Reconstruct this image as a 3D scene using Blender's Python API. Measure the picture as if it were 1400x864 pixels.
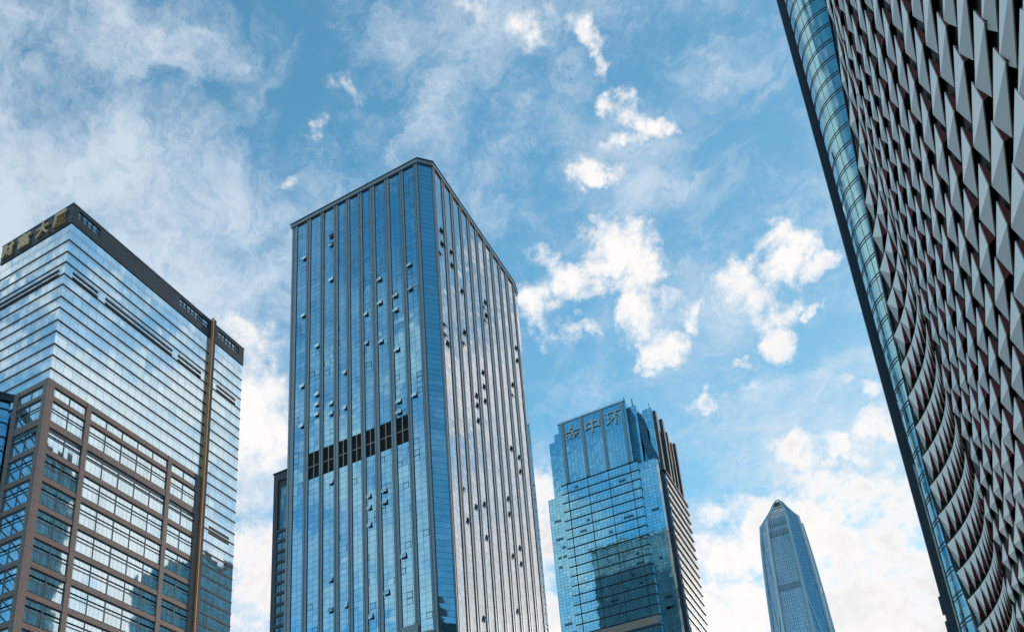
import bpy, bmesh, math, random
import numpy as np
from mathutils import Vector, Matrix

for o in list(bpy.data.objects):
    bpy.data.objects.remove(o)
scene = bpy.context.scene
COL = scene.collection
R = math.radians

# ------------------------------------------------------------------ camera
# world axes follow the city grid: +X and +Y run along the two facade directions
CAM = Vector((0.0, 0.0, 1.7))
FWD = Vector((-0.395029, 0.841276, 0.369062))
RGT = Vector((0.890202, 0.449773, -0.07242))
UPV = Vector((0.22692, -0.299932, 0.926579))
cam_data = bpy.data.cameras.new("camera")
cam_data.sensor_fit = 'HORIZONTAL'
cam_data.sensor_width = 36.0
cam_data.lens = 1243.731 / 1400.0 * 36.0
cam_data.shift_x = 0.0
cam_data.shift_y = 488.0 / 1400.0
cam_data.clip_start = 0.1
cam_data.clip_end = 6000.0
cam = bpy.data.objects.new("camera", cam_data)
COL.objects.link(cam)
m = Matrix.Identity(4)
for i in range(3):
    m[i][0], m[i][1], m[i][2], m[i][3] = RGT[i], UPV[i], -FWD[i], CAM[i]
cam.matrix_world = m
scene.camera = cam

# ------------------------------------------------------------------ light
SUN_AZ = 14.0      # from +Y towards +X
SUN_EL = 18.0
EXPOSURE = 1.0
scene.view_settings.view_transform = 'Standard'
scene.view_settings.look = 'None'
scene.view_settings.gamma = 1.0
scene.view_settings.exposure = EXPOSURE
scene.view_settings.use_curve_mapping = False

sun_dir = Vector((math.sin(R(SUN_AZ)) * math.cos(R(SUN_EL)), math.cos(R(SUN_AZ)) * math.cos(R(SUN_EL)), math.sin(R(SUN_EL))))
sd = bpy.data.lights.new("sun", 'SUN')
sd.energy = 2.0
sd.angle = R(0.6)
sd.color = (1.0, 0.90, 0.78)
sun = bpy.data.objects.new("sun", sd)
COL.objects.link(sun)
sun.rotation_euler = (-sun_dir).to_track_quat('-Z', 'Y').to_euler()
sun.location = sun_dir * 400

world = bpy.data.worlds.new("World")
scene.world = world
world.use_nodes = True
wt = world.node_tree
wt.nodes.clear()

class NB:
    """small helper for node trees"""
    def __init__(self, tree): self.t = tree
    def n(self, kind, **kw):
        nd = self.t.nodes.new(kind)
        for k, v in kw.items(): setattr(nd, k, v)
        return nd
    def put(self, sock, v):
        if isinstance(v, bpy.types.NodeSocket): self.t.links.new(v, sock)
        elif v is not None: sock.default_value = v
    def math(self, op, a, b=None, c=None, clamp=False):
        nd = self.n('ShaderNodeMath', operation=op); nd.use_clamp = clamp
        self.put(nd.inputs[0], a)
        if b is not None: self.put(nd.inputs[1], b)
        if c is not None: self.put(nd.inputs[2], c)
        return nd.outputs[0]
    def vmath(self, op, a, b=None, scale=None):
        nd = self.n('ShaderNodeVectorMath', operation=op)
        self.put(nd.inputs[0], a)
        if b is not None: self.put(nd.inputs[1], b)
        if scale is not None: self.put(nd.inputs['Scale'], scale)
        return nd.outputs['Value'] if op in ('DOT_PRODUCT', 'LENGTH') else nd.outputs[0]
    def mix(self, fac, a, b, blend='MIX'):
        nd = self.n('ShaderNodeMix', data_type='RGBA', blend_type=blend)
        self.put(nd.inputs[0], fac)
        for s, v in ((nd.inputs[6], a), (nd.inputs[7], b)):
            self.put(s, v if isinstance(v, bpy.types.NodeSocket) else (v[0], v[1], v[2], 1.0))
        return nd.outputs[2]
    def noise(self, vec, scale, detail=4.0, rough=0.55, dist=0.0, lac=2.0):
        nd = self.n('ShaderNodeTexNoise')
        self.put(nd.inputs['Vector'], vec)
        nd.inputs['Scale'].default_value = scale; nd.inputs['Detail'].default_value = detail
        nd.inputs['Roughness'].default_value = rough; nd.inputs['Distortion'].default_value = dist
        nd.inputs['Lacunarity'].default_value = lac
        return nd
    def ramp(self, v, lo, hi, smooth=True, a=0.0, b=1.0):
        nd = self.n('ShaderNodeMapRange'); nd.interpolation_type = 'SMOOTHSTEP' if smooth else 'LINEAR'
        self.put(nd.inputs['Value'], v)
        nd.inputs['From Min'].default_value = lo; nd.inputs['From Max'].default_value = hi
        nd.inputs['To Min'].default_value = a; nd.inputs['To Max'].default_value = b
        return nd.outputs[0]

W = NB(wt)
sky = W.n('ShaderNodeTexSky', sky_type='NISHITA')
sky.sun_disc = False
sky.sun_elevation = R(SUN_EL)
sky.sun_rotation = R(SUN_AZ)
sky.altitude = 20
sky.air_density = 1.1
sky.dust_density = 0.2
sky.ozone_density = 2.0
tc = W.n('ShaderNodeTexCoord')
D = tc.outputs['Generated']
dn = W.vmath('NORMALIZE', D)
sep = W.n('ShaderNodeSeparateXYZ'); W.put(sep.inputs[0], dn)
SKY_STRENGTH = 0.105
skyc = W.mix(1.0, sky.outputs[0], (0.64 * SKY_STRENGTH, 1.15 * SKY_STRENGTH, 1.14 * SKY_STRENGTH), 'MULTIPLY')

sdot = W.math('MAXIMUM', W.vmath('DOT_PRODUCT', dn, tuple(sun_dir)), 0.0)
dimv = W.math('MULTIPLY_ADD', W.math('POWER', sdot, 5.0), -0.30, 1.0)      # thin the glare round the low sun
dimc = W.n('ShaderNodeCombineColor')
for s_, f_ in zip(dimc.inputs, (1.0, 0.97, 0.95)): W.put(s_, W.math('MULTIPLY', dimv, f_))
skyc = W.mix(1.0, skyc, dimc.outputs[0], 'MULTIPLY')

# flat cloud-layer coordinates: direction projected on a high plane
zz = W.math('MAXIMUM', sep.outputs[2], 0.06)
cu = W.math('DIVIDE', sep.outputs[0], W.math('ADD', zz, 0.12))
cv = W.math('DIVIDE', sep.outputs[1], W.math('ADD', zz, 0.12))
comb = W.n('ShaderNodeCombineXYZ'); W.put(comb.inputs[0], cu); W.put(comb.inputs[1], cv)
P2 = comb.outputs[0]

fine = W.noise(dn, 9.0, 9.0, 0.62, 0.25).outputs[0]
fine2 = W.noise(dn, 30.0, 6.0, 0.6, 0.3).outputs[0]

wc1 = W.vmath('SUBTRACT', W.noise(dn, 11.0, 5.0, 0.6).outputs['Color'], (0.5, 0.5, 0.5))
wc2 = W.vmath('SUBTRACT', W.noise(dn, 42.0, 5.0, 0.65).outputs['Color'], (0.5, 0.5, 0.5))
dw = W.vmath('ADD', dn, W.vmath('ADD', W.vmath('SCALE', wc1, scale=0.085), W.vmath('SCALE', wc2, scale=0.030)))
def blob_field(blobs):
    best = None
    for (az, el, rx, ry, rot, wgt) in blobs:        # bearing from +Y towards +X, height, radii, tilt: all in degrees
        c = Vector((math.sin(R(az)) * math.cos(R(el)), math.cos(R(az)) * math.cos(R(el)), math.sin(R(el))))
        ux = Vector((c.y, -c.x, 0)).normalized()
        uy = c.cross(ux)
        k = R(1.0)
        ca, sa = math.cos(R(rot)), math.sin(R(rot))
        a = ux * ca + uy * sa
        b = -ux * sa + uy * ca
        u = W.vmath('DOT_PRODUCT', dw, tuple(a / (rx * k)))
        v = W.vmath('DOT_PRODUCT', dw, tuple(b / (ry * k)))
        s = W.math('MULTIPLY_ADD', u, u, W.math('MULTIPLY', v, v))
        val = W.math('MULTIPLY_ADD', s, -wgt, wgt)
        best = val if best is None else W.math('MAXIMUM', best, val)
    return W.math('MAXIMUM', best, -1.0)

# where the heaps of cumulus stand, with unseen fill banks last (aimed by direction, radii as seen from the square)
CUMULUS = [
    (-12.93, 45.07, 2.58, 2.08, 32.8, 1.0), (-18.19, 44.7, 2.61, 1.27, 21.0, 0.8), (-21.5, 43.85, 1.96, 1.36, 6.7, 0.75), (-12.33, 42.21, 1.44, 2.2, 12.9, 0.9), (-12.36, 40.09, 1.63, 1.54, 32.6, 1.0),
    (-10.42, 42.75, 1.76, 0.67, 4.3, 0.55), (-8.98, 41.1, 0.59, 1.1, 15.0, 0.6), (-16.02, 41.67, 0.69, 0.6, 10.3, 0.5), (-14.0, 38.69, 0.61, 0.43, 11.3, 0.45), (-19.02, 41.72, 1.38, 1.12, 8.3, 0.35),
    (-3.99, 40.85, 2.31, 1.98, 48.5, 1.0), (-1.3, 42.83, 1.53, 1.53, 51.0, 0.85), (-3.28, 38.55, 1.5, 1.33, 48.4, 0.9), (0.52, 41.91, 1.36, 0.56, 10.1, 0.5), (-0.02, 39.68, 0.57, 0.49, 21.1, 0.5),
    (-6.71, 38.01, 0.51, 0.38, 16.0, 0.4), (-12.16, 52.39, 1.4, 0.93, -10.8, 0.95), (-10.13, 51.16, 1.41, 0.78, 10.7, 0.9), (-13.94, 55.54, 1.13, 0.83, 13.0, 0.8), (-13.12, 54.33, 0.46, 0.84, 13.6, 0.5),
    (-15.61, 49.58, 1.13, 0.65, 11.2, 0.75), (-13.28, 49.4, 0.56, 0.4, 13.0, 0.4), (-13.96, 51.06, 0.63, 0.4, 12.6, 0.45), (-17.04, 57.03, 1.49, 1.27, 10.4, 0.35), (-10.43, 36.37, 1.13, 0.56, 28.2, 0.6),
    (-3.55, 32.01, 1.37, 0.94, 16.4, 0.7), (-5.38, 32.63, 0.78, 0.6, 15.5, 0.55), (-1.41, 31.97, 1.01, 0.51, 17.7, 0.55), (1.64, 31.87, 1.41, 0.99, -0.4, 0.8), (1.51, 34.11, 1.07, 0.66, 40.3, 0.55),
    (-6.33, 36.62, 0.68, 0.38, 15.9, 0.45), (-1.69, 34.48, 0.5, 0.38, 18.3, 0.45), (-0.04, 35.07, 0.5, 0.37, 19.6, 0.4), (-0.35, 30.99, 0.67, 0.38, 18.0, 0.4), (0.07, 27.93, 5.06, 2.11, 29.2, 1.0),
    (-3.11, 27.22, 6.46, 2.24, 23.2, 1.15), (-8.94, 26.92, 3.99, 2.04, 12.1, 0.85), (-10.04, 30.09, 1.33, 0.89, 12.2, 0.6), (-2.02, 22.33, 11.15, 4.93, 14.0, 1.45), (-9.72, 22.99, 7.14, 3.39, 10.8, 1.2),
    (-21.96, 30.57, 2.27, 4.55, 6.0, 0.75), (-22.61, 24.69, 4.14, 3.68, 5.5, 1.1), (-42.9, 35.9, 2.58, 6.02, -6.2, 0.75), (-42.52, 27.31, 3.53, 6.18, -3.6, 1.1), (-38.29, 51.85, 0.78, 0.78, -6.5, 0.42),
    (-36.53, 54.0, 1.0, 0.69, -5.4, 0.4), (-23.69, 57.82, 0.67, 0.6, 4.8, 0.4), (-40.5, 50.13, 0.71, 0.55, -7.9, 0.4), (-36.98, 50.66, 0.87, 0.48, -5.3, 0.36), (38.0, 20, 24, 20, 0, 1.0),
    (20.0, 24, 17, 15, 0, 0.85), (24.0, 40, 9, 6, 20, 0.9), (50.0, 30, 14, 12, 0, 0.9), (215.0, 36, 9, 6, 15, 0.55), (206.0, 28, 12, 6, 0, 0.6),
    (225.0, 50, 10, 5, 10, 0.4), (262.0, 44, 19, 30, 0, 1.8), (235.0, 80, 14, 14, 0, 1.6),  # last two: unseen banks added to brighten the faceted building
]
bf = blob_field(CUMULUS)
cum = W.math('ADD', bf, W.math('MULTIPLY_ADD', fine, 3.6, -1.80))
cum = W.math('ADD', cum, W.math('MULTIPLY_ADD', fine2, 2.6, -1.30))
fine3 = W.noise(dn, 85.0, 4.0, 0.6, 0.2).outputs[0]
cum = W.math('ADD', cum, W.math('MULTIPLY_ADD', fine3, 1.1, -0.55))
cum_m = W.math('MULTIPLY', W.ramp(cum, -0.10, 1.12), 0.98)

# thin high veil, thicker low down and to the left
warp = W.n('ShaderNodeMapping'); W.put(warp.inputs[0], P2)
warp.inputs['Rotation'].default_value = (0, 0, R(62)); warp.inputs['Scale'].default_value = (1.5, 0.95, 1.0)
veil_n = W.noise(warp.outputs[0], 1.7, 8.0, 0.58, 0.7).outputs[0]
veil_b = W.noise(P2, 5.5, 7.0, 0.62, 0.4).outputs[0]
VEIL = [
    (-54.48, 40.58, 23.65, 14.19, -7.6, 2.1), (-49.31, 46.78, 18.79, 9.0, -3.9, 1.9), (-54.53, 54.47, 13.5, 3.55, -10.8, 1.35), (-41.05, 34.35, 14.82, 14.38, -4.7, 1.7), (-1.16, 39.69, 17.2, 8.19, 20.2, 0.42),
    (-0.67, 27.7, 17.81, 11.03, 16.7, 0.8), (-26.59, 41.67, 11.25, 12.12, 3.2, 0.6), (-56.63, 49.44, 11.0, 4.4, -8.9, 1.6), (-30.18, 55.85, 12.54, 6.46, -0.5, 0.62), (-39.34, 51.88, 11.7, 4.68, 2.7, 0.9),
    (-17.0, 49.03, 8.13, 6.5, 10.1, 0.6), (48.0, 28, 34, 22, 0, 1.5), (30.0, 30, 24, 18, 0, 1.1), (212.0, 30, 30, 24, 0, 0.8), (235.0, 42, 26, 14, 0, 0.7),
    (270.0, 36, 24, 30, 0, 1.7),  # unseen veil added to brighten the faceted building
]
vf = blob_field(VEIL)
vf = W.math('MAXIMUM', vf, 0.0)
veil = W.math('ADD', W.math('MULTIPLY', vf, 0.62), W.math('MULTIPLY_ADD', veil_n, 2.2, -1.16))
veil = W.math('ADD', veil, W.math('MULTIPLY_ADD', veil_b, 1.9, -0.97))
fmap = W.n('ShaderNodeMapping'); W.put(fmap.inputs[0], dw); fmap.inputs['Rotation'].default_value = (0.3, 0.2, R(35)); fmap.inputs['Scale'].default_value = (1.0, 1.9, 1.5)
veil_f = W.noise(fmap.outputs[0], 13.0, 9.0, 0.68, 0.5).outputs[0]
veil = W.math('ADD', veil, W.math('MULTIPLY_ADD', veil_f, 2.1, -1.03))
veil_m = W.math('MULTIPLY', W.ramp(veil, -0.10, 1.25), 0.82)

# pale band towards the horizon
glow = W.math('MULTIPLY', W.math('POWER', sdot, 8.0), 0.25)
hor = W.ramp(sep.outputs[2], 0.02, 0.40, True, 0.35, 0.0)
pale = W.math('MINIMUM', W.math('ADD', glow, hor), 0.9)

c_veil = (0.37, 0.41, 0.455)
c_pale = (0.36, 0.41, 0.44)
shade_n = W.noise(dn, 5.0, 5.0, 0.6, 0.3).outputs[0]
thick = W.math('MULTIPLY', W.ramp(cum, 0.6, 1.7), W.ramp(shade_n, 0.42, 0.62))
c_cum = W.mix(W.math('MULTIPLY', thick, 0.62), (0.51, 0.495, 0.485), (0.34, 0.345, 0.37))
col = W.mix(veil_m, skyc, c_veil)
col = W.mix(W.math('MULTIPLY', pale, 0.8), col, c_pale)
col = W.mix(cum_m, col, c_cum)
bg = W.n('ShaderNodeBackground'); W.put(bg.inputs[0], col); bg.inputs[1].default_value = 1.0
wo = W.n('ShaderNodeOutputWorld'); wt.links.new(bg.outputs[0], wo.inputs[0])

scene.cycles.max_bounces = 6
scene.cycles.glossy_bounces = 4
scene.cycles.transmission_bounces = 2
scene.cycles.sample_clamp_indirect = 6.0
world.cycles.sampling_method = 'MANUAL'
world.cycles.sample_map_resolution = 512

# ------------------------------------------------------------------ materials
def new_mat(name):
    mt = bpy.data.materials.new(name); mt.use_nodes = True
    t = mt.node_tree; t.nodes.clear()
    b = NB(t)
    out = b.n('ShaderNodeOutputMaterial'); p = b.n('ShaderNodeBsdfPrincipled')
    t.links.new(p.outputs[0], out.inputs[0])
    return mt, b, p

def solid(name, col, rough=0.6, metal=0.0, var=0.12, scale=0.8, spec=0.5, bump=0.0, joint=None):
    """painted metal, stone or concrete with blotches and, on request, panel joints (w, h)"""
    mt, b, p = new_mat(name)
    tcn = b.n('ShaderNodeTexCoord'); ob = tcn.outputs['Object']
    n1 = b.noise(ob, scale, 6.0, 0.6).outputs[0]
    k = b.math('MULTIPLY_ADD', n1, 2 * var, 1.0 - var)
    colr = b.mix(1.0, (col[0], col[1], col[2]), b.n('ShaderNodeCombineColor').outputs[0], 'MULTIPLY')
    mixn = colr.node; cc = [l.from_node for l in mt.node_tree.links if l.to_node == mixn][-1]
    for s in cc.inputs: b.put(s, k)
    if joint:
        ge = b.n('ShaderNodeNewGeometry'); sn = b.n('ShaderNodeSeparateXYZ'); b.put(sn.inputs[0], ge.outputs['Normal'])
        so = b.n('ShaderNodeSeparateXYZ'); b.put(so.inputs[0], ob)
        ny = b.math('ABSOLUTE', sn.outputs[1])
        u = b.math('ADD', b.math('MULTIPLY', so.outputs[0], ny), b.math('MULTIPLY', so.outputs[1], b.math('SUBTRACT', 1.0, ny)))
        fu = b.math('FRACT', b.math('DIVIDE', u, joint[0])); fz = b.math('FRACT', b.math('DIVIDE', so.outputs[2], joint[1]))
        mk = b.math('MAXIMUM', b.math('LESS_THAN', fu, 0.04 / joint[0]), b.math('LESS_THAN', fz, 0.05 / joint[1]))
        colr = b.mix(b.math('MULTIPLY', mk, 0.6), colr, (0.02, 0.02, 0.022))
    b.put(p.inputs['Base Color'], colr)
    b.put(p.inputs['Roughness'], b.math('MULTIPLY_ADD', n1, 0.2, rough - 0.1))
    p.inputs['Metallic'].default_value = metal
    p.inputs['Specular IOR Level'].default_value = spec
    if bump:
        bp = b.n('ShaderNodeBump'); bp.inputs['Strength'].default_value = bump; bp.inputs['Distance'].default_value = 0.02
        b.put(bp.inputs['Height'], b.noise(ob, 14.0, 6.0, 0.6).outputs[0]); b.put(p.inputs['Normal'], bp.outputs[0])
    return mt

def glazing(name, tint, pw, ph, line=0.05, linec=(0.015, 0.02, 0.025), tilt=0.012, wav=0.010, var=0.10, metal=0.92, rough=0.03,
            spandrel=None, vline=None, hz_off=0.0, op=0.0):
    """coated curtain-wall glass: panes pw x ph metres, each tilted a hair so reflections break at the joints"""
    mt, b, p = new_mat(name)
    tcn = b.n('ShaderNodeTexCoord'); ob = tcn.outputs['Object']
    ge = b.n('ShaderNodeNewGeometry'); N = ge.outputs['Normal']
    sn = b.n('ShaderNodeSeparateXYZ'); b.put(sn.inputs[0], N)
    so = b.n('ShaderNodeSeparateXYZ'); b.put(so.inputs[0], ob)
    ny = b.math('ABSOLUTE', sn.outputs[1])
    u = b.math('ADD', b.math('MULTIPLY', so.outputs[0], ny), b.math('MULTIPLY', so.outputs[1], b.math('SUBTRACT', 1.0, ny)))
    cu_ = b.math('DIVIDE', b.math('ADD', u, 1000.0), pw)
    cz_ = b.math('DIVIDE', b.math('ADD', so.outputs[2], hz_off + 1000.0 * ph), ph)
    fu, fz = b.math('FRACT', cu_), b.math('FRACT', cz_)
    iu, iz = b.math('FLOOR', cu_), b.math('FLOOR', cz_)
    cb = b.n('ShaderNodeCombineXYZ'); b.put(cb.inputs[0], iu); b.put(cb.inputs[1], iz); b.put(cb.inputs[2], b.math('ROUND', b.math('MULTIPLY', ny, 3.0)))
    wn = b.n('ShaderNodeTexWhiteNoise'); b.put(wn.inputs['Vector'], cb.outputs[0])
    vl = line if vline is None else vline
    mk = b.math('MAXIMUM', b.math('LESS_THAN', fu, vl / pw), b.math('LESS_THAN', fz, line / ph))
    tl = b.vmath('SCALE', b.vmath('SUBTRACT', wn.outputs['Color'], (0.5, 0.5, 0.5)), scale=2 * tilt)
    wv = b.noise(ob, 0.35, 2.0, 0.5).outputs['Color']
    wl = b.vmath('SCALE', b.vmath('SUBTRACT', wv, (0.5, 0.5, 0.5)), scale=2 * wav)
    nn = b.vmath('NORMALIZE', b.vmath('ADD', N, b.vmath('ADD', tl, wl)))
    k = b.math('MULTIPLY_ADD', wn.outputs['Value'], 2 * var, 1.0 - var)
    cc = b.n('ShaderNodeCombineColor')
    for s in cc.inputs: b.put(s, k)
    base = b.mix(1.0, tint, cc.outputs[0], 'MULTIPLY')
    if spandrel:      # (fraction of the pane height, colour factor): a duller opaque strip at the foot of every storey
        sm = b.math('LESS_THAN', fz, spandrel[0])
        base = b.mix(b.math('MULTIPLY', sm, spandrel[1]), base, (tint[0] * 0.55 + 0.06, tint[1] * 0.55 + 0.05, tint[2] * 0.55 + 0.05))
    if op > 0:        # share of panes that are opening lights with a visible sash line
        sel = b.math('LESS_THAN', wn.outputs['Value'], op)
        e1 = b.math('MAXIMUM', b.math('GREATER_THAN', b.math('ABSOLUTE', b.math('SUBTRACT', fu, 0.5)), 0.40), b.math('GREATER_THAN', b.math('ABSOLUTE', b.math('SUBTRACT', fz, 0.5)), 0.40))
        mk = b.math('MAXIMUM', mk, b.math('MULTIPLY', b.math('MULTIPLY', sel, e1), 0.8))
    b.put(p.inputs['Base Color'], b.mix(mk, base, linec))
    b.put(p.inputs['Metallic'], b.math('MULTIPLY', b.math('SUBTRACT', 1.0, mk), metal))
    b.put(p.inputs['Roughness'], b.math('MULTIPLY_ADD', mk, 0.4, rough))
    b.put(p.inputs['Normal'], nn)
    return mt

M = {}
M['ground'] = solid('paving', (0.26, 0.25, 0.24), 0.8, 0, 0.2, 0.3, bump=0.3)
M['dark'] = solid('dark_metal', (0.018, 0.022, 0.028), 0.45, 0.3, 0.2)
M['black'] = solid('black_void', (0.008, 0.008, 0.01), 0.7, 0, 0.2)
M['slate'] = solid('slate_cladding', (0.032, 0.041, 0.053), 0.5, 0.2, 0.15, 0.5, joint=(1.4, 1.2))
M['bronze'] = solid('bronze', (0.64, 0.29, 0.13), 0.5, 0.0, 0.15)
M['letter1'] = solid('bronze_lettering', (0.72, 0.44, 0.25), 0.55, 0.0, 0.15)
M['letter3'] = solid('grey_lettering', (0.38, 0.45, 0.50), 0.5, 0.0, 0.15)
M['granite'] = solid('brown_granite', (0.235, 0.165, 0.155), 0.65, 0, 0.16, 2.5, bump=0.25, joint=(1.6, 1.95))
M['wframe'] = solid('window_frame_grey', (0.075, 0.105, 0.125), 0.5, 0.2)
M['roof'] = solid('roof_felt', (0.16, 0.16, 0.17), 0.85)
M['steel'] = solid('grey_aluminium', (0.25, 0.275, 0.31), 0.42, 0.35, 0.14, 0.4, joint=(30.0, 3.35))
M['steel_dark'] = solid('shadow_joint', (0.035, 0.04, 0.05), 0.5, 0.3)
M['pale'] = solid('pale_panel', (0.62, 0.58, 0.54), 0.5, 0.0, 0.1)
M['brown'] = solid('brown_metal', (0.34, 0.27, 0.235), 0.55, 0.2, 0.2)
M['louvre'] = solid('louvre_black', (0.012, 0.010, 0.010), 0.6, 0.2, 0.3)
M['glass1'] = glazing('pale_curtain_glass', (0.68, 0.85, 0.93), 1.15, 1.82, 0.035, (0.20, 0.30, 0.36), 0.004, 0.009, 0.05, spandrel=(0.30, 0.45))
M['glass1w'] = glazing('window_glass', (0.70, 0.86, 0.92), 0.64, 30.0, 0.035, (0.30, 0.38, 0.42), 0.005, 0.010, 0.05)
M['glass2'] = glazing('blue_curtain_glass', (0.255, 0.54, 0.71), 1.38, 1.34, 0.055, (0.02, 0.045, 0.07), 0.0030, 0.011, 0.06, op=0.06)
M['glass2b'] = glazing('pale_reflective_glass', (0.62, 0.65, 0.69), 1.38, 1.34, 0.07, (0.10, 0.13, 0.16), 0.006, 0.030, 0.10)
M['glass2c'] = glazing('corner_glass', (0.28, 0.56, 0.71), 60.0, 1.34, 0.07, (0.02, 0.05, 0.07), 0.006, 0.020, 0.06)
M['rear2'] = glazing('grey_rear_facade', (0.11, 0.17, 0.21), 2.2, 3.35, 0.45, (0.17, 0.20, 0.22), 0.02, 0.01, 0.4, metal=0.2, rough=0.25)
M['glass3'] = glazing('teal_curtain_glass', (0.25, 0.57, 0.72), 1.25, 1.165, 0.075, (0.03, 0.09, 0.13), 0.004, 0.006, 0.12)
M['glass3d'] = glazing('opening_and_shade_teal', (0.035, 0.12, 0.17), 1.25, 1.165, 0.06, (0.01, 0.03, 0.045), 0.01, 0.01, 0.1, metal=0.6)  # vent openings, and the painted shade between the crown steps
M['glass3r'] = glazing('pale_strip_glass', (0.74, 0.70, 0.66), 1.3, 3.5, 0.04, (0.3, 0.27, 0.25), 0.01, 0.01, 0.08)
M['glass4'] = glazing('slate_blue_glass', (0.33, 0.43, 0.50), 2.6, 4.5, 0.35, (0.06, 0.10, 0.14), 0.01, 0.01, 0.10, metal=0.8, rough=0.15)  # the far tower's haze is put into this paler, greyer tint
M['glass4b'] = glazing('deep_blue_glass', (0.24, 0.40, 0.52), 3.0, 4.5, 0.25, (0.03, 0.09, 0.15), 0.01, 0.01, 0.08, metal=0.8, rough=0.15)
M['louvre4'] = glazing('louvre_bays', (0.13, 0.19, 0.24), 2.5, 60.0, 0.7, (0.22, 0.30, 0.38), 0, 0, 0.2, metal=0.2, rough=0.4)
M['steel4'] = solid('blue_grey_steel', (0.36, 0.45, 0.54), 0.4, 0.3, 0.08)
M['glass5'] = glazing('curved_teal_glass', (0.24, 0.50, 0.58), 1.1, 4.1, 0.04, (0.05, 0.12, 0.16), 0.010, 0.012, 0.10)
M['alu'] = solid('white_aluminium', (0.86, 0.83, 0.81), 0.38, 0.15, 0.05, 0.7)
M['alu2'] = solid('grey_facet_aluminium', (0.41, 0.405, 0.40), 0.45, 0.1, 0.07, 0.7)  # darker tone for the second facet and the edges of each panel
M['red'] = solid('dark_red_panel', (0.065, 0.005, 0.007), 0.8, 0, 0.2, spec=0.15)
M['fin5'] = solid('blue_black_metal', (0.020, 0.032, 0.048), 0.4, 0.3, 0.2)
M['glassd'] = glazing('dark_window_glass', (0.10, 0.22, 0.28), 1.2, 3.3, 0.08, (0.02, 0.04, 0.05), 0.012, 0.01, 0.25, metal=0.8)

# ------------------------------------------------------------------ mesh helpers
def link(o): COL.objects.link(o); return o

def thing(name, label, cat, loc=(0, 0, 0), group=None):
    o = bpy.data.objects.new(name, None); link(o)
    o.empty_display_size = 2.0
    o.location = loc; o['label'] = label; o['category'] = cat
    if group: o['group'] = group
    return o

class MB:
    """collects faces in world coordinates and links them as ONE mesh object under a parent"""
    def __init__(self): self.v = []; self.f = []; self.mi = []
    def face(self, pts, mi=0):
        k = len(self.v); self.v += [tuple(p) for p in pts]
        self.f.append(tuple(range(k, k + len(pts)))); self.mi.append(mi); return self
    def box(self, x0, x1, y0, y1, z0, z1, mi=0):
        k = len(self.v)
        self.v += [(x0, y0, z0), (x1, y0, z0), (x1, y1, z0), (x0, y1, z0), (x0, y0, z1), (x1, y0, z1), (x1, y1, z1), (x0, y1, z1)]
        for q in ((0, 3, 2, 1), (4, 5, 6, 7), (0, 1, 5, 4), (1, 2, 6, 5), (2, 3, 7, 6), (3, 0, 4, 7)):
            self.f.append(tuple(k + i for i in q)); self.mi.append(mi)
        return self
    def prism(self, poly, z0, z1, mi=0, cap=True):
        """poly counter-clockwise seen from above; z1 may be a list of heights"""
        n = len(poly); k = len(self.v)
        zt = z1 if isinstance(z1, (list, tuple)) else [z1] * n
        self.v += [(x, y, z0) for x, y in poly] + [(x, y, zt[i]) for i, (x, y) in enumerate(poly)]
        for i in range(n):
            j = (i + 1) % n
            self.f.append((k + i, k + j, k + n + j, k + n + i)); self.mi.append(mi)
        if cap:
            self.f.append(tuple(k + n + i for i in range(n))); self.mi.append(mi)
            self.f.append(tuple(k + n - 1 - i for i in range(n))); self.mi.append(mi)
        return self
    def bar(self, a, b, w, h=None, mi=0):
        """square bar from a to b"""
        a, b = Vector(a), Vector(b); h = w if h is None else h
        d = (b - a).normalized(); s = d.cross(Vector((0, 0, 1)))
        if s.length < 1e-4: s = Vector((1, 0, 0))
        s.normalize(); t = s.cross(d)
        q = [(-1, -1), (1, -1), (1, 1), (-1, 1)]
        k = len(self.v)
        for e in (a, b):
            for i, j in q: self.v.append(tuple(e + s * (i * w / 2) + t * (j * h / 2)))
        for qd in ((0, 1, 5, 4), (1, 2, 6, 5), (2, 3, 7, 6), (3, 0, 4, 7), (3, 2, 1, 0), (4, 5, 6, 7)):
            self.f.append(tuple(k + i for i in qd)); self.mi.append(mi)
        return self
    def build(self, name, mats, parent=None, bevel=0.0):
        if not isinstance(mats, (list, tuple)): mats = [mats]
        off = Vector(parent_world(parent)) if parent is not None else Vector((0, 0, 0))
        me = bpy.data.meshes.new(name)
        me.from_pydata([tuple(Vector(p) - off) for p in self.v], [], self.f)
        for mt in mats: me.materials.append(mt)
        me.polygons.foreach_set('material_index', self.mi)
        me.update()
        bm = bmesh.new(); bm.from_mesh(me); 
        if getattr(self, 'weld', False): bmesh.ops.remove_doubles(bm, verts=bm.verts, dist=1e-4)
        if len(self.f) > 1: bmesh.ops.recalc_face_normals(bm, faces=bm.faces)
        bm.to_mesh(me); bm.free()
        o = bpy.data.objects.new(name, me); link(o)
        if parent is not None: o.parent = parent
        return o

def parent_world(p):
    v = Vector((0, 0, 0))
    while p is not None:
        v = v + Vector(p.location); p = p.parent
    return v

def structure(o): o['kind'] = 'structure'; return o

# ------------------------------------------------------------------ ground
g = MB()
g.face([(-3500, -3500, 0), (3500, -3500, 0), (3500, 3500, 0), (-3500, 3500, 0)])
structure(g.build('ground', M['ground']))

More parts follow.
